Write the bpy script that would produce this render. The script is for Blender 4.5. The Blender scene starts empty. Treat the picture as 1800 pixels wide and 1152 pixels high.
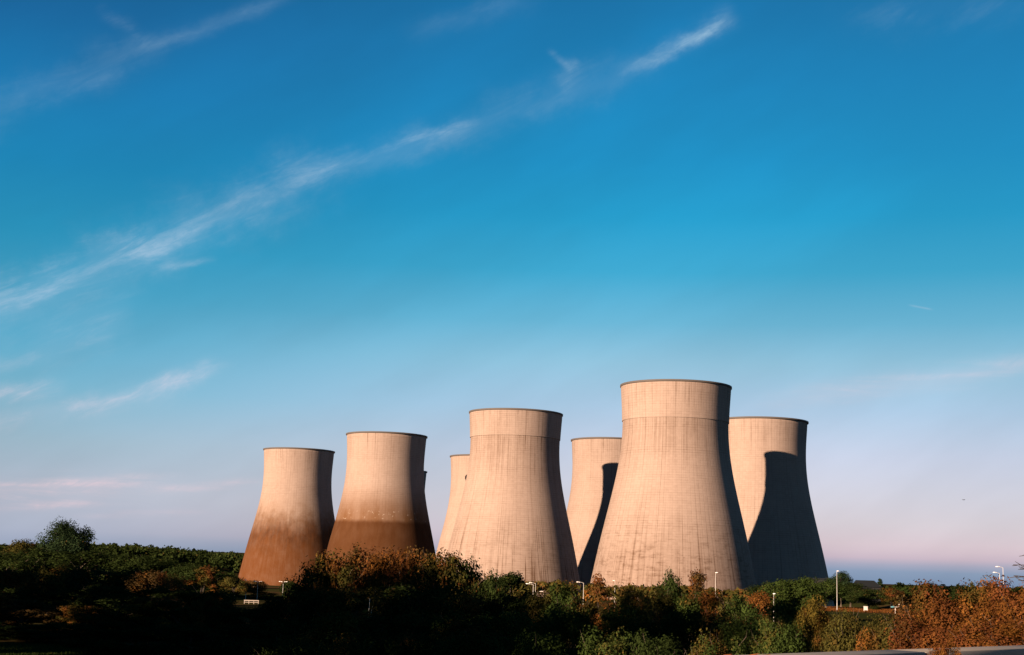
import bpy, bmesh, math, random
import numpy as np
from mathutils import Vector, Matrix

# ------------------------------------------------------------------ camera, sky, sun, exposure
scene = bpy.context.scene
COL = scene.collection
R = math.radians
PITCH, ROLL, FPX = R(9.7), R(1.9), 2500.0
EYE = Vector((0.0, 0.0, 8.3))
cp, sp = math.cos(PITCH), math.sin(PITCH)
cr, sr = math.cos(ROLL), math.sin(ROLL)
FWD = Vector((0, cp, sp))
RIGHT0, UP0 = Vector((1, 0, 0)), Vector((0, -sp, cp))
RIGHT = RIGHT0 * cr + UP0 * sr
UP = UP0 * cr - RIGHT0 * sr

cam_data = bpy.data.cameras.new('camera')
cam_data.sensor_width = 36.0
cam_data.sensor_fit = 'HORIZONTAL'
cam_data.lens = 50.0
cam_data.clip_start = 0.1
cam_data.clip_end = 30000.0
cam = bpy.data.objects.new('camera', cam_data)
COL.objects.link(cam)
m3 = Matrix((RIGHT, UP, -FWD)).transposed()
cam.matrix_world = Matrix.Translation(EYE) @ m3.to_4x4()
scene.camera = cam

EXPO = 2.1
scene.view_settings.view_transform = 'Standard'
scene.view_settings.look = 'None'
scene.view_settings.gamma = 1.0
scene.view_settings.use_curve_mapping = False
scene.view_settings.exposure = EXPO
scene.render.engine = 'CYCLES'
scene.cycles.use_denoising = True
scene.cycles.max_bounces = 5
scene.cycles.diffuse_bounces = 3
scene.cycles.glossy_bounces = 2
scene.cycles.transmission_bounces = 3
scene.cycles.sample_clamp_indirect = 4.0

SUN_AZ, SUN_EL = R(46.0), R(12.0)          # the way the light travels: from behind-left to far-right
travel = Vector((math.sin(SUN_AZ) * math.cos(SUN_EL), math.cos(SUN_AZ) * math.cos(SUN_EL), -math.sin(SUN_EL)))
sun_data = bpy.data.lights.new('sun', 'SUN')
sun_data.energy = 5.0
sun_data.angle = R(0.53)
sun_data.color = (1.0, 0.70, 0.485)
sun = bpy.data.objects.new('sun', sun_data)
COL.objects.link(sun)
sun.rotation_euler = travel.to_track_quat('-Z', 'Y').to_euler()
sun.location = (-40, -40, 60)


def pdir(px, py):
    return FWD + RIGHT * ((px - 900.0) / FPX) + UP * ((576.0 - py) / FPX)


def at(px, py, d):
    return EYE + pdir(px, py) * d


def azel(px, py):
    v = pdir(px, py).normalized()
    return math.degrees(math.atan2(v.x, v.y)), math.degrees(math.asin(v.z))


def lin(c):
    out = []
    for v in c[:3]:
        v = v / 255.0
        out.append(v / 12.92 if v <= 0.04045 else ((v + 0.055) / 1.055) ** 2.4)
    return tuple(out)


class NT:
    """small helper for writing node trees"""
    def __init__(self, tree):
        self.t = tree
        self.n = tree.nodes
        self.l = tree.links

    def new(self, kind, **kw):
        nd = self.n.new(kind)
        for k, v in kw.items():
            setattr(nd, k, v)
        return nd

    def put(self, sock, v):
        if isinstance(v, bpy.types.NodeSocket):
            self.l.new(v, sock)
        elif isinstance(v, (tuple, list)) and len(v) == 3 and sock.type == 'RGBA':
            sock.default_value = (*v, 1.0)
        else:
            sock.default_value = v

    def math(self, op, a, b=0.0, c=0.0, clamp=False):
        nd = self.new('ShaderNodeMath', operation=op, use_clamp=clamp)
        self.put(nd.inputs[0], a)
        self.put(nd.inputs[1], b)
        self.put(nd.inputs[2], c)
        return nd.outputs[0]

    def rng(self, v, a, b, c=0.0, d=1.0, smooth=True):
        nd = self.new('ShaderNodeMapRange', interpolation_type='SMOOTHSTEP' if smooth else 'LINEAR')
        self.put(nd.inputs[0], v)
        for i, x in enumerate((a, b, c, d)):
            self.put(nd.inputs[1 + i], x)
        return nd.outputs[0]

    def mix(self, f, a, b, blend='MIX'):
        nd = self.new('ShaderNodeMix', data_type='RGBA', blend_type=blend)
        self.put(nd.inputs[0], f)
        self.put(nd.inputs[6], a)
        self.put(nd.inputs[7], b)
        return nd.outputs[2]

    def xyz(self, x, y, z=0.0):
        nd = self.new('ShaderNodeCombineXYZ')
        self.put(nd.inputs[0], x)
        self.put(nd.inputs[1], y)
        self.put(nd.inputs[2], z)
        return nd.outputs[0]

    def noise(self, vec, scale, detail=3.0, rough=0.55, dist=0.0):
        nd = self.new('ShaderNodeTexNoise')
        self.put(nd.inputs['Vector'], vec)
        nd.inputs['Scale'].default_value = scale
        nd.inputs['Detail'].default_value = detail
        nd.inputs['Roughness'].default_value = rough
        nd.inputs['Distortion'].default_value = dist
        return nd.outputs['Fac']

    def ramp(self, fac, stops, mode='LINEAR'):
        nd = self.new('ShaderNodeValToRGB')
        cr_ = nd.color_ramp
        cr_.interpolation = mode
        while len(cr_.elements) < len(stops):
            cr_.elements.new(0.5)
        for el, (p, c) in zip(cr_.elements, stops):
            el.position = p
            el.color = (*c, 1.0)
        self.put(nd.inputs[0], fac)
        return nd.outputs[0]


# ---- world: evening sky, colour by elevation, thin cirrus as directions on the sky
world = bpy.data.worlds.new('World')
scene.world = world
world.use_nodes = True
W = NT(world.node_tree)
W.n.clear()
tc = W.new('ShaderNodeTexCoord')
sep = W.new('ShaderNodeSeparateXYZ')
W.l.new(tc.outputs['Generated'], sep.inputs[0])
EL = W.math('MULTIPLY', W.math('ARCSINE', sep.outputs[2]), 57.29578)
AZ = W.math('MULTIPLY', W.math('ARCTAN2', sep.outputs[0], sep.outputs[1]), 57.29578)
E0, E1 = -6.0, 60.0


def sky_ramp(stops):
    return W.ramp(W.rng(EL, E0, E1, smooth=False), [((e - E0) / (E1 - E0), lin(c)) for e, c in stops])


sky_r = sky_ramp([(-6, (90, 108, 138)), (0.0, (116, 140, 172)), (0.55, (134, 153, 182)), (0.95, (196, 178, 194)), (1.35, (213, 194, 204)), (2.2, (212, 203, 212)),
                  (3.2, (208, 206, 219)), (4.8, (198, 206, 227)), (6.6, (172, 200, 226)), (8.4, (146, 194, 219)),
                  (10.0, (104, 180, 212)), (12.0, (56, 165, 205)), (14.2, (24, 153, 200)), (16.5, (16, 142, 195)),
                  (19.5, (16, 130, 186)), (23.0, (16, 114, 170)), (34, (10, 80, 136)), (60, (8, 52, 98))])
sky_l = sky_ramp([(-6, (90, 108, 135)), (0.0, (140, 152, 180)), (1.0, (166, 175, 196)), (2.4, (174, 183, 201)), (4.4, (150, 179, 197)),
                  (6.4, (112, 174, 200)), (8.4, (80, 164, 197)), (10.4, (52, 153, 190)), (12.4, (30, 144, 186)),
                  (15.0, (16, 130, 180)), (18.0, (16, 114, 169)), (20.5, (16, 98, 153)), (23.0, (12, 86, 138)),
                  (34, (8, 66, 112)), (60, (6, 48, 88))])
SKY = W.mix(W.rng(AZ, -22, 8), sky_l, sky_r)

# shared wispy noise, drawn out along the streaks
ca, sa = math.cos(R(26)), math.sin(R(26))
ru = W.math('ADD', W.math('MULTIPLY', AZ, ca), W.math('MULTIPLY', EL, sa))
rv = W.math('SUBTRACT', W.math('MULTIPLY', EL, ca), W.math('MULTIPLY', AZ, sa))
wisp = W.noise(W.xyz(W.math('MULTIPLY', ru, 0.30), W.math('MULTIPLY', rv, 1.25), 3.0), 1.0, 7.0, 0.62, 0.6)
wisp2 = W.noise(W.xyz(W.math('MULTIPLY', AZ, 0.22), W.math('MULTIPLY', EL, 2.4), 9.0), 1.0, 6.0, 0.6, 0.4)
warp = W.math('SUBTRACT', W.noise(W.xyz(W.math('MULTIPLY', ru, 0.45), W.math('MULTIPLY', rv, 0.5), 5.0), 1.0, 5.0, 0.6), 0.5)
fine = W.noise(W.xyz(W.math('MULTIPLY', ru, 1.1), W.math('MULTIPLY', rv, 4.2), 13.0), 1.0, 8.0, 0.68, 1.2)
wispc = W.math('MULTIPLY', W.rng(wisp, 0.40, 0.66), W.rng(fine, 0.28, 0.70, 0.52, 1.18))
wispd = W.math('MULTIPLY', W.rng(wisp2, 0.38, 0.64), W.rng(fine, 0.3, 0.66, 0.45, 1.25))
acc = None


def streak(p0, p1, wpx, amt, nz=None, warp_k=1.0, ends=0.3, base=0.24):
    global acc
    a0, e0 = azel(*p0)
    a1, e1 = azel(*p1)
    dx, dy = a1 - a0, e1 - e0
    L = math.hypot(dx, dy)
    w = wpx / FPX * 57.3
    da = W.math('SUBTRACT', AZ, a0)
    de = W.math('SUBTRACT', EL, e0)
    u = W.math('ADD', W.math('MULTIPLY', da, dx / L / L), W.math('MULTIPLY', de, dy / L / L))
    v = W.math('SUBTRACT', W.math('MULTIPLY', de, dx / L), W.math('MULTIPLY', da, dy / L))
    v = W.math('ADD', v, W.math('MULTIPLY', warp, warp_k * w * 3.4))
    b = W.math('MULTIPLY', W.rng(u, -0.05, ends), W.rng(u, 1.05, 1.0 - ends))
    v2 = W.math('MULTIPLY', W.math('MULTIPLY', v, v), -1.0 / (w * w))
    g = W.math('EXPONENT', v2)
    nzv = W.math('ADD', W.math('MULTIPLY', nz if nz is not None else wispc, 1.0 - base), base)
    mk = W.math('MULTIPLY', W.math('MULTIPLY', b, g), W.math('MULTIPLY', nzv, amt * 0.74))
    acc = mk if acc is None else W.math('ADD', acc, mk)


# the long diagonal streak
streak((-120, 560), (150, 478), 28, 0.46)
streak((60, 505), (320, 402), 30, 0.36)
streak((200, 445), (450, 368), 22, 0.30)
streak((100, 500), (620, 285), 46, 0.22, base=0.6)
streak((380, 372), (640, 272), 24, 0.30)
streak((520, 318), (850, 212), 22, 0.28, base=0.5)
streak((690, 250), (845, 208), 10, 0.34)
streak((760, 240), (1180, 100), 30, 0.15, base=0.6)
streak((1080, 132), (1290, 32), 13, 0.52, base=0.35)
streak((1165, 95), (1300, 20), 17, 0.35)
streak((980, 158), (1022, 108), 12, 0.45)
streak((960, 85), (1010, 130), 6, 0.22)
streak((270, 470), (385, 458), 6, 0.40)
streak((300, 420), (440, 365), 5, 0.30)
# upper left
streak((-150, 235), (300, 70), 30, 0.16, base=0.5)
streak((180, 105), (530, -15), 13, 0.20, base=0.5)
streak((170, 10), (265, 75), 12, 0.14)
streak((700, 60), (960, -10), 18, 0.10, base=0.5)
streak((1450, 40), (1900, -10), 26, 0.10)
# lower left
streak((-160, 770), (200, 708), 15, 0.58)
streak((110, 725), (410, 638), 12, 0.78)
streak((130, 730), (340, 668), 19, 0.30, base=0.4)
streak((-120, 705), (120, 685), 17, 0.75)
streak((-120, 650), (120, 625), 14, 0.28)
streak((40, 620), (240, 560), 28, 0.34)
streak((-200, 545), (260, 520), 40, 0.20, base=0.5)
# low bands
streak((-260, 880), (330, 838), 10, 0.85, wispd, 0.4)
streak((-100, 900), (210, 878), 7, 0.65, wispd, 0.4)
streak((240, 866), (470, 846), 8, 0.65, wispd, 0.4)
streak((120, 908), (380, 898), 6, 0.28, wispd, 0.4)
streak((-260, 872), (300, 855), 22, 0.45, wispd, 0.4)
streak((1300, 715), (1960, 615), 18, 0.85, wispd, 0.4, base=0.5)
streak((1600, 980), (2000, 955), 6, 0.25, wispd, 0.4)
streak((1595, 536), (1642, 545), 1.6, 0.40, base=0.8, warp_k=0.0)
cloud_col = W.ramp(W.rng(EL, 0, 22, smooth=False), [(0.0, lin((220, 192, 200))), (0.2, lin((214, 203, 216))), (0.45, lin((186, 205, 226))), (1.0, lin((172, 205, 226)))])
SKY = W.mix(W.math('MINIMUM', acc, 0.9), SKY, cloud_col)
# faint large unevenness of the thin high haze
veil = W.rng(W.noise(W.xyz(W.math('MULTIPLY', ru, 0.06), W.math('MULTIPLY', rv, 0.16), 1.0), 1.0, 4.0, 0.55), 0.35, 0.7, 0.93, 1.07)
vm = W.new('ShaderNodeVectorMath', operation='SCALE')
W.l.new(SKY, vm.inputs[0])
W.l.new(W.math('MULTIPLY', veil, 10.0 / (2.0 ** EXPO)), vm.inputs['Scale'])
nish = W.new('ShaderNodeTexSky')
nish.sky_type = 'NISHITA'
nish.sun_disc = False
nish.sun_elevation = SUN_EL
nish.sun_rotation = SUN_AZ + math.pi
nish.air_density, nish.dust_density, nish.ozone_density = 1.0, 0.6, 2.0
SKYMIX = W.mix(0.015, vm.outputs[0], nish.outputs[0])
bg = W.new('ShaderNodeBackground')
W.l.new(SKYMIX, bg.inputs['Color'])
bg.inputs['Strength'].default_value = 0.1
wo = W.new('ShaderNodeOutputWorld')
W.l.new(bg.outputs[0], wo.inputs[0])

# ------------------------------------------------------------------ helpers
rnd = random.Random(7)


def tag(o, label=None, cat=None, group=None, kind=None):
    if label:
        o['label'] = label
    if cat:
        o['category'] = cat
    if group:
        o['group'] = group
    if kind:
        o['kind'] = kind
    return o


def empty(name, loc=(0, 0, 0), rz=0.0):
    o = bpy.data.objects.new(name, None)
    COL.objects.link(o)
    o.location = loc
    o.rotation_euler = (0, 0, rz)
    o.empty_display_size = 0.5
    return o


def mesh_np(name, verts, faces, smooth=False):
    """verts (n,3); faces (m,k) with constant k"""
    me = bpy.data.meshes.new(name)
    verts = np.asarray(verts, dtype=np.float32)
    faces = np.asarray(faces, dtype=np.int32)
    n, k = faces.shape
    me.vertices.add(len(verts))
    me.vertices.foreach_set('co', verts.ravel())
    me.loops.add(n * k)
    me.loops.foreach_set('vertex_index', faces.ravel())
    me.polygons.add(n)
    me.polygons.foreach_set('loop_start', np.arange(0, n * k, k, dtype=np.int32))
    me.polygons.foreach_set('loop_total', np.full(n, k, dtype=np.int32))
    if smooth:
        me.polygons.foreach_set('use_smooth', np.ones(n, dtype=bool))
    me.update(calc_edges=True)
    me.validate()
    return me


def ob(name, me, mat=None, parent=None):
    o = bpy.data.objects.new(name, me)
    COL.objects.link(o)
    if mat is not None and not me.materials:
        me.materials.append(mat)
    if parent is not None:
        o.parent = parent
    return o


class MB:
    """collects boxes and tubes into one mesh"""
    def __init__(self):
        self.bm = bmesh.new()

    def box(self, x0, x1, y0, y1, z0, z1, bev=0.0):
        r_ = bmesh.ops.create_cube(self.bm, size=1.0)
        for v in r_['verts']:
            v.co = Vector((x0 + (v.co.x + .5) * (x1 - x0), y0 + (v.co.y + .5) * (y1 - y0), z0 + (v.co.z + .5) * (z1 - z0)))
        if bev:
            es = set(e for v in r_['verts'] for e in v.link_edges)
            bmesh.ops.bevel(self.bm, geom=list(es), offset=bev, segments=2, affect='EDGES', profile=0.5)
        return self

    def tube(self, pts, rad, n=8, cap=True):
        pts = [Vector(p) for p in pts]
        rings = []
        for i, p in enumerate(pts):
            a = pts[max(i - 1, 0)]
            b = pts[min(i + 1, len(pts) - 1)]
            t = (b - a).normalized()
            q = t.to_track_quat('Z', 'Y')
            r_ = rad[i] if isinstance(rad, (list, tuple)) else rad
            rings.append([self.bm.verts.new(p + q @ Vector((math.cos(2 * math.pi * k / n) * r_, math.sin(2 * math.pi * k / n) * r_, 0))) for k in range(n)])
        for i in range(len(rings) - 1):
            for k in range(n):
                self.bm.faces.new((rings[i][k], rings[i][(k + 1) % n], rings[i + 1][(k + 1) % n], rings[i + 1][k]))
        if cap:
            self.bm.faces.new(rings[0][::-1])
            self.bm.faces.new(rings[-1])
        return self

    def lump(self, c, s, sub=2):
        r_ = bmesh.ops.create_icosphere(self.bm, subdivisions=sub, radius=1.0)
        for v in r_['verts']:
            v.co = Vector((c[0] + v.co.x * s[0], c[1] + v.co.y * s[1], c[2] + v.co.z * s[2]))
        return self

    def face(self, pts):
        self.bm.faces.new([self.bm.verts.new(p) for p in pts])
        return self

    def build(self, name, mat, parent=None, smooth=True):
        bmesh.ops.recalc_face_normals(self.bm, faces=self.bm.faces[:])
        me = bpy.data.meshes.new(name)
        self.bm.to_mesh(me)
        self.bm.free()
        if smooth:
            for p in me.polygons:
                p.use_smooth = True
            me.set_sharp_from_angle(angle=R(35))
        return ob(name, me, mat, parent)


def material(name, col=(0.2, 0.2, 0.2), rough=0.8, metal=0.0, nz=0.15, nscale=3.0, bump=0.0, spec=0.3):
    m = bpy.data.materials.new(name)
    m.use_nodes = True
    T = NT(m.node_tree)
    bs = T.n['Principled BSDF']
    bs.inputs['Roughness'].default_value = rough
    bs.inputs['Metallic'].default_value = metal
    bs.inputs['Specular IOR Level'].default_value = spec
    co = T.new('ShaderNodeTexCoord').outputs['Object']
    n = T.noise(co, nscale, 5.0, 0.6)
    c = T.mix(n, tuple(v * (1 - nz) for v in col), tuple(min(1, v * (1 + nz)) for v in col))
    T.l.new(c, bs.inputs['Base Color'])
    if bump:
        b = T.new('ShaderNodeBump')
        b.inputs['Strength'].default_value = bump
        T.l.new(n, b.inputs['Height'])
        T.l.new(b.outputs[0], bs.inputs['Normal'])
    return m


def concrete(name, seed, lower=0.0, streaks=0.5, stain=None, tone=1.0, ledge=None):
    """weathered shuttered concrete on a cylinder: lift joints, panel joints, run-off streaks"""
    m = bpy.data.materials.new(name)
    m.use_nodes = True
    T = NT(m.node_tree)
    bs = T.n['Principled BSDF']
    bs.inputs['Roughness'].default_value = 0.95
    bs.inputs['Specular IOR Level'].default_value = 0.05
    co = T.new('ShaderNodeTexCoord').outputs['Object']
    s = T.new('ShaderNodeSeparateXYZ')
    T.l.new(co, s.inputs[0])
    th = T.math('ARCTAN2', s.outputs[0], s.outputs[1])        # seam away from the face in view
    z = T.math('SUBTRACT', s.outputs[2], 7.0)
    lift = 1.35
    zi = T.math('DIVIDE', z, lift)
    zf = T.math('FRACT', zi)
    ti = T.math('MULTIPLY', th, 92 / (2 * math.pi))
    tf = T.math('FRACT', ti)
    lineh = T.rng(T.math('ABSOLUTE', T.math('SUBTRACT', zf, 0.5)), 0.36, 0.5)
    linev = T.rng(T.math('ABSOLUTE', T.math('SUBTRACT', tf, 0.5)), 0.40, 0.5)
    wn = T.new('ShaderNodeTexWhiteNoise', noise_dimensions='3D')
    T.l.new(T.xyz(T.math('FLOOR', ti), T.math('FLOOR', zi), float(seed)), wn.inputs['Vector'])
    wl = T.new('ShaderNodeTexWhiteNoise', noise_dimensions='1D')
    T.put(wl.inputs['W'], T.math('ADD', T.math('FLOOR', zi), seed * 31.7))
    wv = T.new('ShaderNodeTexWhiteNoise', noise_dimensions='1D')
    T.put(wv.inputs['W'], T.math('ADD', T.math('FLOOR', T.math('ADD', ti, 0.5)), seed * 17.3))
    cyl = T.xyz(T.math('MULTIPLY', th, 40.0), z, float(seed) * 13.0)
    pl = T.math('ABSOLUTE', th)

    def cn(kx, kz, det=4.0, ro=0.6, off=0.0):
        return T.noise(T.xyz(T.math('MULTIPLY', th, kx), T.math('MULTIPLY', z, kz), seed * 7.3 + off), 1.0, det, ro)
    big = cn(2.2, 0.045, 4.0, 0.55)
    run = cn(46.0, 0.022, 4.0, 0.65, 2.0)
    run2 = cn(17.0, 0.010, 3.0, 0.6, 4.0)
    band = cn(7.0, 0.42, 5.0, 0.7, 6.0)
    grain = T.noise(cyl, 0.9, 6.0, 0.7)
    lowm = T.rng(z, 62.0, 4.0)
    topm = T.rng(z, 84.0, 112.0)
    # dark amount
    d = T.math('MULTIPLY', lineh, T.math('MULTIPLY', wl.outputs[0], T.math('MULTIPLY', T.rng(band, 0.3, 0.6), 0.52)))
    d = T.math('ADD', d, T.math('MULTIPLY', linev, T.math('MULTIPLY', wv.outputs[0], T.math('MULTIPLY', T.rng(run, 0.3, 0.6), 0.46))))
    d = T.math('ADD', d, T.math('MULTIPLY', T.math('SUBTRACT', wn.outputs[0], 0.5), 0.10))
    d = T.math('ADD', d, T.math('MULTIPLY', T.math('SUBTRACT', big, 0.5), 0.40))
    d = T.math('ADD', d, T.math('MULTIPLY', T.math('SUBTRACT', grain, 0.5), 0.28))
    d = T.math('ADD', d, T.math('MULTIPLY', T.rng(run, 0.50, 0.72), T.math('ADD', T.math('MULTIPLY', lowm, 0.55 * streaks), 0.20 * streaks)))
    d = T.math('ADD', d, T.math('MULTIPLY', T.rng(run2, 0.50, 0.70), T.math('MULTIPLY', lowm, 0.22 * streaks)))
    d = T.math('ADD', d, T.math('MULTIPLY', T.math('MULTIPLY', T.rng(run, 0.50, 0.70), topm), 0.40))
    d = T.math('ADD', d, T.math('MULTIPLY', T.rng(band, 0.46, 0.72), T.math('MULTIPLY', T.rng(z, 50, 16), 0.40 * lower)))
    d = T.math('ADD', d, T.math('MULTIPLY', lowm, 0.26 * lower))
    if ledge:
        lg = T.math('MULTIPLY', T.rng(z, ledge + 0.2, ledge - 0.2), T.rng(z, ledge - 34.0, ledge - 2.0))
        d = T.math('ADD', d, T.math('MULTIPLY', lg, T.math('ADD', 0.06, T.math('MULTIPLY', T.rng(run, 0.36, 0.66), 0.34))))
    base = tuple(v * tone for v in (0.182, 0.143, 0.123))
    dark = tuple(v * tone for v in (0.056, 0.034, 0.022))
    colr = T.mix(T.math('ADD', d, 0.06, clamp=True), base, dark)
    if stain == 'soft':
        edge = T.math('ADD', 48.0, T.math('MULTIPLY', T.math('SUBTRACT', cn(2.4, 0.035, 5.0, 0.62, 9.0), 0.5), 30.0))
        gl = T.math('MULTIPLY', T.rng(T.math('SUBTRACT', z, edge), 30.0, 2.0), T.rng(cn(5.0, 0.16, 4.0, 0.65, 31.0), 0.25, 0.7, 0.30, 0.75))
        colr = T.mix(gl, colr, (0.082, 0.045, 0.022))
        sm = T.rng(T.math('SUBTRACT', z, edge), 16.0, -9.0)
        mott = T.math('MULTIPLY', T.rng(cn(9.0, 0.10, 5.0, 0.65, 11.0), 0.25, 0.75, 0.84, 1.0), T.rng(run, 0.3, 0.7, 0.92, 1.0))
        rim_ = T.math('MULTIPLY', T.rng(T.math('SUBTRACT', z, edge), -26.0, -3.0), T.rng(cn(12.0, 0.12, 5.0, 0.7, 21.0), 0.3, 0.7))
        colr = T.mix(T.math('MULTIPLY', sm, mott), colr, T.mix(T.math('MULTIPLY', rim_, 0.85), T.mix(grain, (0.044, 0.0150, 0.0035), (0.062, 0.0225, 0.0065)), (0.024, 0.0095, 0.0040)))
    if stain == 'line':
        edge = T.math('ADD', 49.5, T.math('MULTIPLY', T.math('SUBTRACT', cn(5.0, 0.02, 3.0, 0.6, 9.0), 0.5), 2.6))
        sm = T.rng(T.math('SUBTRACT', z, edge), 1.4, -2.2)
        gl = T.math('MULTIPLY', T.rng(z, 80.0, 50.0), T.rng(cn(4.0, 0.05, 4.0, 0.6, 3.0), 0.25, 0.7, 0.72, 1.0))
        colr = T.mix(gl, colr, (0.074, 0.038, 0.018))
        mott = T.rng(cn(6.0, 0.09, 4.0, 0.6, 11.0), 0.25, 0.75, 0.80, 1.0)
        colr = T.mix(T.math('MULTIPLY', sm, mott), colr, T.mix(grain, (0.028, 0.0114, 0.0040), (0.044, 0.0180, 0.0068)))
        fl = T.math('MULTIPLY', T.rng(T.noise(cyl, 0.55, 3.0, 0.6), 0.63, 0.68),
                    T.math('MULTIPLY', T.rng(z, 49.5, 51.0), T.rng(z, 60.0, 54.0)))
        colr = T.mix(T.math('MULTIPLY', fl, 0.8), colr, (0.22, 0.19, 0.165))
    T.l.new(colr, bs.inputs['Base Color'])
    b = T.new('ShaderNodeBump')
    b.inputs['Strength'].default_value = 0.35
    b.inputs['Distance'].default_value = 0.12
    h = T.math('SUBTRACT', T.math('MULTIPLY', grain, 0.5), T.math('MULTIPLY', T.math('ADD', lineh, linev), 0.5))
    T.l.new(h, b.inputs['Height'])
    T.l.new(b.outputs[0], bs.inputs['Normal'])
    return m


# ------------------------------------------------------------------ materials
M = {}
M['dark_rim'] = material('dark_rim', (0.05, 0.045, 0.042), 0.8)  # dark colour stands in for the shadow line at the cornice
M['basin'] = material('basin_concrete', (0.2, 0.17, 0.15), 0.9, nscale=0.5)
M['lamp_metal'] = material('lamp_metal', (0.30, 0.295, 0.29), 0.5, nz=0.06, nscale=6)
M['lamp_head'] = material('lamp_head', (0.55, 0.54, 0.52), 0.35, nz=0.04)
M['white_paint'] = material('white_paint', (0.30, 0.29, 0.28), 0.5, nz=0.06)
M['weathered_white'] = material('weathered_white', (0.17, 0.15, 0.13), 0.7, nz=0.25)
M['teal_paint'] = material('teal_paint', (0.05, 0.14, 0.17), 0.45)
M['bark'] = material('bark', (0.055, 0.042, 0.032), 0.95, nz=0.4, nscale=5, bump=0.4)
M['birch_bark'] = material('birch_bark', (0.50, 0.47, 0.42), 0.8, nz=0.5, nscale=4)
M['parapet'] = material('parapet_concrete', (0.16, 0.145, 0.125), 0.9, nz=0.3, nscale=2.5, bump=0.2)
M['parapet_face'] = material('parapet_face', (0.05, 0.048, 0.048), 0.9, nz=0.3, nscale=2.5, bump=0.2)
M['asphalt'] = material('asphalt', (0.05, 0.05, 0.05), 0.9, nz=0.25, nscale=8, bump=0.2)
M['road_paint'] = material('road_paint', (0.7, 0.7, 0.68), 0.7)
M['verge'] = material('verge_grass', (0.035, 0.045, 0.014), 1.0, nz=0.5, nscale=1.2, bump=0.5, spec=0.0)
M['wall_dark'] = material('wall_dark', (0.012, 0.013, 0.015), 0.9, nscale=0.5, spec=0.02)  # shade on the walls is put into this near-black colour
M['roof_dark'] = material('roof_dark', (0.010, 0.012, 0.014), 0.85, nscale=0.8, spec=0.02)  # darker than slate: the roof's shade is painted into its colour
M['window_dark'] = material('window_dark', (0.02, 0.025, 0.03), 0.2)
M['feather'] = material('feather', (0.03, 0.03, 0.035), 0.8)

# ground: grass, bare earth and dry meadow
gm = bpy.data.materials.new('ground_mix')
gm.use_nodes = True
T = NT(gm.node_tree)
bs = T.n['Principled BSDF']
bs.inputs['Roughness'].default_value = 1.0
bs.inputs['Specular IOR Level'].default_value = 0.0
co = T.new('ShaderNodeTexCoord').outputs['Object']
g1 = T.noise(co, 0.02, 6.0, 0.6)
g2 = T.noise(co, 0.6, 5.0, 0.65)
gc = T.mix(T.rng(g1, 0.42, 0.60), (0.018, 0.024, 0.007), (0.046, 0.027, 0.012))
gc = T.mix(T.math('MULTIPLY', g2, 0.5), gc, (0.028, 0.026, 0.010))
T.l.new(gc, bs.inputs['Base Color'])
M['ground'] = gm

# leaves: tint from the object's own colour, alpha = how far it has turned
lm = bpy.data.materials.new('leaf')
lm.use_nodes = True
T = NT(lm.node_tree)
T.n.clear()
oi = T.new('ShaderNodeObjectInfo')
at_ = T.new('ShaderNodeAttribute', attribute_name='tone')
co = T.new('ShaderNodeTexCoord').outputs['Object']
geo_n = T.noise(T.new('ShaderNodeNewGeometry').outputs['Position'], 0.55, 3.0, 0.6)
turn = T.math('ADD', T.math('MULTIPLY', at_.outputs['Fac'], 0.35), T.math('MULTIPLY', T.rng(geo_n, 0.3, 0.7), 0.75))
turned = T.rng(T.math('ADD', turn, T.math('SUBTRACT', oi.outputs['Alpha'], 0.55)), 0.30, 0.75)
autumn = T.mix(T.math('FRACT', T.math('MULTIPLY', at_.outputs['Fac'], 7.0)), (0.100, 0.037, 0.009), (0.106, 0.052, 0.011))
autumn = T.mix(T.rng(T.noise(co, 2.2, 2.0), 0.4, 0.6), autumn, (0.062, 0.022, 0.009))
lc = T.mix(turned, oi.outputs['Color'], autumn)
tone = T.math('ADD', T.math('MULTIPLY', at_.outputs['Fac'], 0.8), 0.45)
sc_ = T.new('ShaderNodeVectorMath', operation='SCALE')
T.l.new(lc, sc_.inputs[0])
T.l.new(tone, sc_.inputs['Scale'])
df = T.new('ShaderNodeBsdfDiffuse')
tr = T.new('ShaderNodeBsdfTranslucent')
T.l.new(sc_.outputs[0], df.inputs['Color'])
T.l.new(sc_.outputs[0], tr.inputs['Color'])
ms = T.new('ShaderNodeMixShader')
ms.inputs[0].default_value = 0.22
T.l.new(df.outputs[0], ms.inputs[1])
T.l.new(tr.outputs[0], ms.inputs[2])
mo = T.new('ShaderNodeOutputMaterial')
T.l.new(ms.outputs[0], mo.inputs[0])
M['leaf'] = lm

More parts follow.
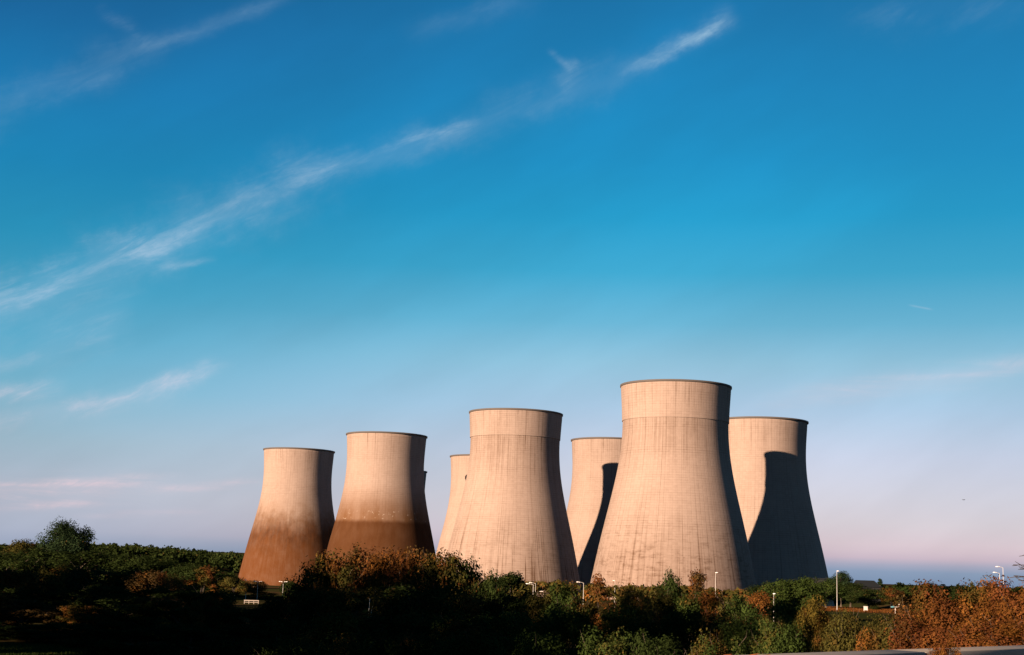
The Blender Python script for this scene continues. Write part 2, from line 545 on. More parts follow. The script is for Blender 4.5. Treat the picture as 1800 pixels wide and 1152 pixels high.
# ------------------------------------------------------------------ the setting: ground, road bank, hill
towers = [
    # cx, y of the rim's middle, rim half-width, label, concrete options, band depth
    (1188, 680.5, 95.5, 'nearest and tallest looking cooling tower with pale ledged top band, right of centre', dict(lower=1.0, streaks=0.75, ledge=94.2), 19.8),
    (907, 727.5, 81.0, 'second nearest cooling tower, with dark vertical run-off streaks and a ledged top band', dict(lower=0.45, streaks=1.25, ledge=97.4), 16.6),
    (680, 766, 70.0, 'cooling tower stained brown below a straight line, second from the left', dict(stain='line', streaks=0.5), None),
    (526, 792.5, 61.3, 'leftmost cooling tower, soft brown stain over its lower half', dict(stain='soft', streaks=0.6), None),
    (1336.5, 742, 81.5, 'rear cooling tower on the far right, mostly covered by its neighbour\'s black shadow', dict(streaks=0.5), None),
    (1076, 776, 71.1, 'rear cooling tower seen in the gap between the two nearest towers', dict(lower=0.4, streaks=0.5, tone=0.93), None),
    (855, 804.5, 63.0, 'rear cooling tower showing only its left edge behind the central streaked tower', dict(lower=0.4, streaks=0.5), None),
    (695.5, 828, 54.5, 'farthest cooling tower, only a dark sliver visible beside the straight-line stained tower', dict(streaks=0.5), None),
]
TBASE = []
for cx, cy, hw, *_r in towers:
    v_ = at(cx, cy, 30.0 * FPX / hw)
    TBASE.append((v_.x, v_.y, v_.z - 121.0))

P0 = Vector((1.5, 10.2, 0))
RD = Vector((0.69, 0.724, 0)).normalized()      # along the road
RN = Vector((-RD.y, RD.x, 0))                   # away from the road, towards the towers
Y_DIP = (640.0, 1250.0)


def smooth(a, b, x):
    t = np.clip((x - a) / (b - a), 0, 1)
    return t * t * (3 - 2 * t)


def dip(x, y):
    num, den = 0.0, 0.02
    for bx_, by_, bz_ in TBASE:
        w_ = np.exp(-((x - bx_) ** 2 + (y - by_) ** 2) / (2 * 75.0 ** 2))
        num = num + w_ * bz_
        den = den + w_
    return num / den


def hill(x, y):
    ridge = 13.0 * smooth(-60, -330, x) + 1.5 * smooth(-420, -520, x) + 14.0 * smooth(-560, -1200, x)
    return ridge * np.exp(-((y - 1620.0) / 260.0) ** 2) + 40.0 * smooth(2600, 5200, y) * smooth(600, -900, x)


def bank_s(s):
    return np.interp(s, [-34, -20, 1.2, 3, 12, 30, 55, 80, 90], [0, 7, 7, 6.3, 3.9, 2.6, 1.1, 0.05, 0])


def bank(x, y):
    return bank_s((x - P0.x) * RN.x + (y - P0.y) * RN.y)


def gz(x, y):
    return float(max(dip(x, y) + hill(x, y), bank(x, y)))


ax = np.sinh(np.linspace(-5.2, 5.2, 150)) * 90.0 + 0.0
ay = np.concatenate([np.linspace(-9000, -200, 16), np.linspace(-150, 900, 64), np.linspace(920, 2200, 70), np.geomspace(2300, 14000, 24)])
gx, gy = np.meshgrid(ax, ay, indexing='ij')
gzv = dip(gx, gy) + hill(gx, gy)
gv = np.stack([gx, gy, gzv], -1).reshape(-1, 3)
nx, ny = gx.shape
ii = np.arange(nx - 1)[:, None] * ny + np.arange(ny - 1)[None, :]
gf = np.stack([ii, ii + ny, ii + ny + 1, ii + 1], -1).reshape(-1, 4)
tag(ob('ground', mesh_np('ground', gv, gf, True), M['ground']), kind='structure')


def strip(name, profile, mat, a=-320.0, b=420.0, n=60, jit=0.0):
    """profile: list of (s, z) swept along the road"""
    vs, fs = [], []
    k = len(profile)
    rr = np.random.default_rng(5)
    for i in range(n + 1):
        p = P0 + RD * (a + (b - a) * i / n)
        for s, z in profile:
            q = p + RN * s
            vs.append((q.x, q.y, z + (rr.normal() * jit if 0.5 < z < 6.9 else 0)))
    for i in range(n):
        for j in range(k - 1):
            fs.append((i * k + j, (i + 1) * k + j, (i + 1) * k + j + 1, i * k + j + 1))
    o = ob(name, mesh_np(name, vs, fs, True), mat)
    return o


slope = [(s, max(-0.05, float(bank_s(s)))) for s in np.linspace(84, 1.2, 40)]
tag(strip('embankment', [(86, -0.4)] + slope + [(0.2, 7.0), (-0.5, 6.992)], M['verge'], n=150, jit=0.12), kind='structure')
tag(strip('embankment', [(-20, 6.98)] + [(s, float(bank_s(s))) for s in np.linspace(-21, -33.6, 8)] + [(-35, -0.4)], M['verge']), kind='structure')
tag(strip('road', [(-0.3, 6.996), (-20.2, 6.996)], M['asphalt'], n=30), kind='structure')
tag(strip('road_marking', [(-0.9, 7.001), (-1.05, 7.001)], M['road_paint'], n=30), kind='structure')

# ------------------------------------------------------------------ cooling towers
H = 121.0
DPX = np.array([0, 12, 30, 55, 80, 110, 148, 180, 219, 255, 290, 326, 350, 363.0, 375, 386])
RPX = np.array([95.5, 94.3, 93.3, 92.5, 92.4, 94.2, 99.2, 106.0, 115.5, 123.5, 131.0, 138.6, 143.6, 146.5, 149.2, 151.6])
PXM = 30.0 / 95.5


def tower_r(depth):
    # smooth interpolation of the profile (cubic through a fitted polynomial keeps it free of kinks)
    return np.polyval(PROF, depth)


PROF = np.polyfit(DPX * PXM, RPX * PXM, 6)


def revolve(profile, n, close=False):
    """profile [(r,z)] -> verts, quads"""
    a = np.arange(n) * 2 * np.pi / n
    pr = np.array(profile)
    v = np.stack([pr[:, 0][:, None] * np.cos(a), pr[:, 0][:, None] * np.sin(a), np.repeat(pr[:, 1][:, None], n, 1)], -1).reshape(-1, 3)
    k = len(profile)
    i = np.arange(k if close else k - 1)[:, None]
    j = np.arange(n)[None, :]
    f = np.stack([i * n + j + 0 * j, i * n + (j + 1) % n, ((i + 1) % k) * n + (j + 1) % n, ((i + 1) % k) * n + j], -1).reshape(-1, 4)
    return v, f


N_AZ = 160
zb = 3.0
deps = np.linspace(0.9, H - zb, 74)
outer = [(float(tower_r(d)), H - float(d)) for d in deps]
inner = [(r - 0.9, z) for r, z in outer[::-1]]
SHELL = mesh_np('shell', *revolve(outer + inner, N_AZ, True), smooth=True)
r0 = float(tower_r(0))
RIM = mesh_np('rim', *revolve([(r0 + 0.05, H - 0.95), (r0 + 0.75, H - 0.75), (r0 + 0.75, H + 0.25), (r0 - 1.3, H + 0.25), (r0 - 1.3, H - 0.9)], N_AZ, True))
BANDS = {}


def band_mesh(dep):
    if dep not in BANDS:
        dd = np.linspace(0.96, dep, 16)
        pr = [(float(tower_r(d)) + 0.34, H - float(d)) for d in dd]
        pr = pr + [(float(tower_r(dep)) + 0.02, H - dep - 0.02)] + [(float(tower_r(d)) + 0.02, H - float(d)) for d in dd[::-1]]
        BANDS[dep] = mesh_np('upper_band', *revolve(pr, N_AZ, True), smooth=True)
        BANDS[dep].set_sharp_from_angle(angle=R(40))
    return BANDS[dep]


mb = MB()
rb_ = float(tower_r(H - zb)) - 0.4
for k in range(36):
    a0 = 2 * math.pi * k / 36
    for s in (-1, 1):
        a1 = a0 + s * math.pi / 36
        mb.tube([((rb_ + 2.6) * math.cos(a0), (rb_ + 2.6) * math.sin(a0), -0.4), (rb_ * math.cos(a1), rb_ * math.sin(a1), zb + 0.6)], 0.42, 6)
bmesh.ops.recalc_face_normals(mb.bm, faces=mb.bm.faces[:])
LEGS = bpy.data.meshes.new('leg_ring')
mb.bm.to_mesh(LEGS)
mb.bm.free()
BASIN = mesh_np('basin_wall', *revolve([(rb_ + 4.5, -8), (rb_ + 4.5, 0.5), (rb_ + 4.0, 0.5), (rb_ + 4.0, -0.3), (0.5, -0.3)], 96), smooth=False)

TOWER_POS = []
for i, (cx, cy, hw, label, opt, bd) in enumerate(towers):
    d = 30.0 * FPX / hw
    top = at(cx, cy, d)
    base = Vector((top.x, top.y, top.z - H))
    TOWER_POS.append(base)
    t = empty('cooling_tower', base)
    tag(t, label, 'cooling tower', 'cooling towers of the power station')
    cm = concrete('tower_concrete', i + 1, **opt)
    for nm, me, mt in (('shell', SHELL, cm), ('rim', RIM, M['dark_rim']), ('leg_ring', LEGS, M['basin']), ('basin_wall', BASIN, M['basin'])):
        o = ob(nm, me.copy() if nm == 'shell' else me, mt, t)
        if nm == 'leg_ring':
            o['kind'] = 'stuff'
    if bd:
        ob('upper_band', band_mesh(bd).copy(), cm, t)

# ------------------------------------------------------------------ vegetation prototypes (height 1, half-width 0.5)


def leaf_mesh(name, pts, nrm, size, tone, rs):
    n = len(pts)
    t = rs.normal(size=(n, 3))
    t -= nrm * np.sum(t * nrm, 1)[:, None]
    t /= np.linalg.norm(t, axis=1)[:, None] + 1e-9
    b = np.cross(nrm, t)
    L = size[:, None] * t
    Wd = size[:, None] * 0.62 * b
    fold = nrm * (size * rs.uniform(-0.3, 0.3, n))[:, None]
    v = np.stack([pts - L, pts - Wd * 1.0 + fold - L * 0.1, pts + L, pts + Wd + fold - L * 0.1], 1).reshape(-1, 3)
    f = np.arange(n * 4).reshape(n, 4)
    me = mesh_np(name, v, f)
    a = me.attributes.new('tone', 'FLOAT', 'FACE')
    a.data.foreach_set('value', tone.astype(np.float32))
    me.materials.append(M['leaf'])
    return me


def make_plant(seed, kind, nleaf, leaf):
    """returns (trunk mesh, crown mesh); height 1, width 1, leaves keep their shape at the plant's usual proportions"""
    rs = np.random.default_rng(seed)
    A = {'broad': 1.0, 'dense': 1.0, 'shrub': 1.35, 'narrow': 2.4, 'cone': 2.2, 'sparse': 2.6, 'thicket': 1.15}[kind]
    nc = {'broad': 62, 'dense': 120, 'shrub': 70, 'narrow': 44, 'cone': 46, 'sparse': 60, 'thicket': 95}[kind]
    lob = rs.normal(size=(8, 3))
    lob /= np.linalg.norm(lob, axis=1)[:, None]
    lamp = rs.uniform(-0.20, 0.26, 8)
    cs, cr_ = [], []
    for _ in range(nc):
        u = rs.normal(size=3)
        u /= np.linalg.norm(u)
        rr = rs.uniform(0.10, 1.0) ** 0.40
        rr *= 0.88 + float(np.sum(lamp * np.clip(lob @ u, 0, 1) ** 3))
        if kind in ('broad', 'sparse', 'dense'):
            c = np.array([u[0] * 0.42 * rr, u[1] * 0.42 * rr, 0.55 + u[2] * (0.36 if u[2] > 0 else 0.42) * rr])
            cr = rs.uniform(0.07, 0.13) * (0.5 if kind == 'sparse' else 1)
        elif kind in ('shrub', 'thicket'):
            h = rs.uniform(0.04, 0.93)
            w = 0.42 * (1 - h ** 3.2) ** 0.5 * (0.86 + 0.14 * min(1, h * 4))
            q = np.sqrt(rs.uniform(0.15, 1.0))
            t = rs.uniform(0, 2 * math.pi)
            f = 0.85 + float(np.sum(lamp * np.clip(lob @ np.array([math.cos(t), math.sin(t), h - 0.5]), 0, 1) ** 2)) * 0.7
            c = np.array([math.cos(t) * w * q * f, math.sin(t) * w * q * f, h * (0.84 + 0.16 * f)])
            cr = rs.uniform(0.06, 0.115)
        elif kind == 'narrow':
            h = rs.uniform(0.12, 0.95)
            w = 0.42 * math.sin(math.pi * (0.12 + 0.80 * h)) ** 0.8
            c = np.array([u[0] * w * rr, u[1] * w * rr, h])
            cr = rs.uniform(0.09, 0.17)
        else:
            h = rs.uniform(0.05, 0.97)
            w = 0.46 * (1.02 - h)
            c = np.array([u[0] * w * rr, u[1] * w * rr, h])
            cr = rs.uniform(0.05, 0.12)
        c[2] *= A
        cs.append(c)
        cr_.append(cr)
    cs, cr_ = np.array(cs), np.array(cr_)
    w = cr_ ** 2
    idx = rs.choice(nc, nleaf, p=w / w.sum())
    g = rs.normal(size=(nleaf, 3))
    g /= np.linalg.norm(g, axis=1)[:, None]
    rad = rs.uniform(0, 1, nleaf) ** 0.45 * 1.15
    spray = rs.uniform(0, 1, nleaf) < 0.07
    rad = np.where(spray, rad * (1.10 if kind == 'thicket' else 1.25), rad)
    pts = cs[idx] + g * (cr_[idx] * rad)[:, None] * np.array([1.05, 1.05, 0.95])
    pts[:, 2] = np.maximum(pts[:, 2], 0.01)
    out = pts - np.array([0, 0, 0.45 * A])
    nrm = rs.normal(size=(nleaf, 3)) * 0.55 + g * 0.9 + 0.6 * out / (np.linalg.norm(out, axis=1)[:, None] + 1e-6) + np.array([0, 0, 0.2])
    nrm /= np.linalg.norm(nrm, axis=1)[:, None]
    size = leaf * rs.uniform(0.45, 1.5, nleaf)
    tone = np.clip(0.62 * rs.uniform(0, 1, nc)[idx] + 0.38 * rs.uniform(0, 1, nleaf), 0, 1)
    crown = leaf_mesh('crown', pts, nrm, size, tone, rs)
    hz = np.percentile(pts[:, 2], 99.5)
    hx = np.percentile(np.hypot(pts[:, 0], pts[:, 1]), 97)
    co_ = np.empty(len(crown.vertices) * 3, dtype=np.float32)
    crown.vertices.foreach_get('co', co_)
    co_ = co_.reshape(-1, 3) * np.array([0.5 / hx, 0.5 / hx, 1.0 / hz], dtype=np.float32)
    crown.vertices.foreach_set('co', co_.ravel())
    crown.update()
    cs = cs * np.array([0.5 / hx, 0.5 / hx, 1.0 / hz])
    mb = MB()
    th = {'broad': 0.62, 'dense': 0.6, 'sparse': 0.97, 'shrub': 0.45, 'thicket': 0.40, 'narrow': 0.8, 'cone': 0.9}[kind]
    tr_ = {'broad': 0.026, 'dense': 0.026, 'sparse': 0.015, 'shrub': 0.012, 'thicket': 0.010, 'narrow': 0.022, 'cone': 0.02}[kind]
    k = rs.normal(size=2) * 0.02
    tp = [(0, 0, -0.06), (k[0], k[1], th * 0.4), (k[0] * 1.6, -k[1], th * 0.75), (k[0] * 2, k[1] * 0.5, th)]
    mb.tube(tp, [tr_ * 1.25, tr_, tr_ * 0.75, tr_ * 0.4], 7)
    for c in cs[:(7 if kind == 'sparse' else 22)]:
        h0 = min(th * 0.92, max(0.05, c[2] * 0.62))
        a = Vector((k[0] * 1.4, k[1] * 0.4, h0))
        e = Vector(c)
        mid = a.lerp(e, 0.55) + Vector((0, 0, 0.03))
        mb.tube([a, mid, e], [tr_ * 0.42, tr_ * 0.26, tr_ * 0.10], 4, cap=False)
    if kind in ('thicket', 'broad', 'shrub'):
        for c in cs[:22]:
            e = Vector(c)
            o_ = Vector((c[0] * 0.35, c[1] * 0.35, 0.10)) * rs.uniform(0.7, 1.35)
            sd = Vector(rs.normal(size=3) * 0.018)
            mb.tube([e, e + o_ * 0.55 + sd, e + o_], [0.0026, 0.0017, 0.0007], 3, cap=False)
    bmesh.ops.recalc_face_normals(mb.bm, faces=mb.bm.faces[:])
    tm = bpy.data.meshes.new('trunk')
    mb.bm.to_mesh(tm)
    mb.bm.free()
    tm.materials.append(M['birch_bark'] if kind == 'sparse' else M['bark'])
    return tm, crown


PROTO = {
    'broad': [make_plant(11 + i, 'broad', 11000, 0.0150) for i in range(5)],
    'shrub': [make_plant(31 + i, 'shrub', 14000, 0.0150) for i in range(5)],
    'thicket': [make_plant(41 + i, 'thicket', 26000, 0.0105) for i in range(5)],
    'dense': [make_plant(91, 'dense', 30000, 0.0115)],
    'narrow': [make_plant(51 + i, 'narrow', 9000, 0.024) for i in range(2)],
    'cone': [make_plant(61, 'cone', 6000, 0.022)],
    'sparse': [make_plant(71, 'sparse', 1300, 0.016)],
}
PNAME = {'broad': ('broadleaf_tree', 'tree'), 'shrub': ('bush', 'bush'), 'thicket': ('bush', 'bush'), 'narrow': ('narrow_tree', 'tree'),
         'cone': ('conifer_tree', 'tree'), 'sparse': ('birch_tree', 'tree'), 'dense': ('broadleaf_tree', 'tree')}
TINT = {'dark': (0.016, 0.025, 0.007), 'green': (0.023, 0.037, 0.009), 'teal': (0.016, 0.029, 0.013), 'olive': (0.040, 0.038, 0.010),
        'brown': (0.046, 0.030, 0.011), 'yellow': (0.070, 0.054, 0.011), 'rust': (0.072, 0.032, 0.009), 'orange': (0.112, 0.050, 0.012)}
pc = {}


def plant(kind, px, ytop, hw, d, tint, turn, label, group=None, base=None):
    """a plant whose top shows at (px, ytop) of the photograph, d metres away"""
    if group == SHADE:
        hw *= 1.3
    elif px < 920 and d < 130:
        hw *= 1.15
    if px < 1560:
        turn = max(0.0, turn - 0.10)
    top = at(px, ytop, d)
    g = gz(top.x, top.y) if base is None else base
    h = max(0.6, top.z - g + 0.1)
    w = 2.0 * 1.22 * hw * d / FPX
    return plant_at(kind, top.x, top.y, g - 0.08, w, h, tint, turn, label, group)


def plant_at(kind, x, y, z, w, h, tint, turn, label, group=None):
    i = pc.get(kind, 0)
    pc[kind] = i + 1
    tm, cm = PROTO[kind][i % len(PROTO[kind])]
    nm, cat = PNAME[kind]
    t = empty(nm, (x, y, z), rnd.uniform(0, 6.28))
    t.scale = (w * rnd.uniform(0.95, 1.05), w * rnd.uniform(0.95, 1.05), h)
    tag(t, label, cat, group)
    ob('trunk', tm, None, t)
    c = ob('crown', cm, None, t)
    j = rnd.uniform(0.85, 1.15)
    col = TINT[tint]
    c.color = (col[0] * j, col[1] * j, col[2] * j, turn)
    return t


# --- far wood on the hill and far tree line: masses nobody could count
def far_wood(name, pos, seed, leafsize, tint, turn, label):
    rs = np.random.default_rng(seed)
    P, Nn, S, Tn = [], [], [], []
    for (x, y, z, r, h) in pos:
        n = 90
        u = rs.normal(size=(n, 3))
        u /= np.linalg.norm(u, axis=1)[:, None]
        u[:, 2] = np.abs(u[:, 2]) * 1.0 - 0.15
        u *= (0.85 + 0.3 * rs.uniform(0, 1, n))[:, None]
        rr = rs.uniform(0.75, 1.05, n)[:, None]
        P.append(np.array([x, y, z + h * 0.12]) + u * rr * np.array([r, r, h * 0.86]))
        nn = u + rs.normal(size=(n, 3)) * 0.6
        Nn.append(nn / np.linalg.norm(nn, axis=1)[:, None])
        S.append(leafsize * r * rs.uniform(0.6, 1.3, n))
        Tn.append(np.clip(rs.uniform(0, 1) * 0.6 + rs.uniform(0, 1, n) * 0.4, 0, 1))
    me = leaf_mesh(name, np.concatenate(P), np.concatenate(Nn), np.concatenate(S), np.concatenate(Tn), rs)
    o = ob(name, me)
    o.color = (*TINT[tint], turn)
    tag(o, label, 'wood', None, 'stuff')
    return o


rs = np.random.default_rng(3)
pos = []
sky_x = [-260, -100, 0, 60, 165, 200, 250, 300, 360, 425, 520, 640]
sky_y = [950, 952, 955, 954, 953, 953, 956, 960, 965, 970, 980, 992]
for px in np.arange(-240, 620, 8.5):
    yt = float(np.interp(px, sky_x, sky_y))
    for row in range(7):
        d = 1640 - row * 34 + rs.uniform(-12, 12)
        p = at(px + rs.uniform(-6, 6), yt + rs.uniform(-1.5, 3.5) - max(0, rs.normal()) * 1.4 + row * 1.0, d)
        r = rs.uniform(3.0, 8.0)
        h = rs.uniform(9, 15) + (r - 5)
        pos.append((p.x, p.y, p.z - h, r, h))
far_wood('hill_wood', pos, 5, 0.30, 'dark', 0.05, 'dark wood covering the low hill behind the leftmost tower')
pos = []
for px in np.arange(1380, 2000, 9):
    for row in range(5):
        d = 1500 - row * 130
        yt = 1024 + (px - 1500) * 0.028 + rs.uniform(-3, 4) + row * 1.2
        p = at(px + rs.uniform(-5, 5), yt, d)
        r = rs.uniform(4, 8) * d / 1500
        h = rs.uniform(8, 12)
        pos.append((p.x, p.y, p.z - h, r, h))
far_wood('distant_treeline', pos, 6, 0.30, 'dark', 0.1, 'long dark treeline along the horizon right of the towers')
pos = []
for k in range(130):
    px = rs.uniform(560, 1420)
    d = rs.uniform(480, 720)
    p = at(px, 1050, d)
    h = rs.uniform(3, 5.0)
    pos.append((p.x, p.y, gz(p.x, p.y), rs.uniform(2.5, 5), h))
far_wood('tower_scrub', pos, 8, 0.28, 'olive', 0.3, 'low scrub growing on the flat land at the feet of the towers')

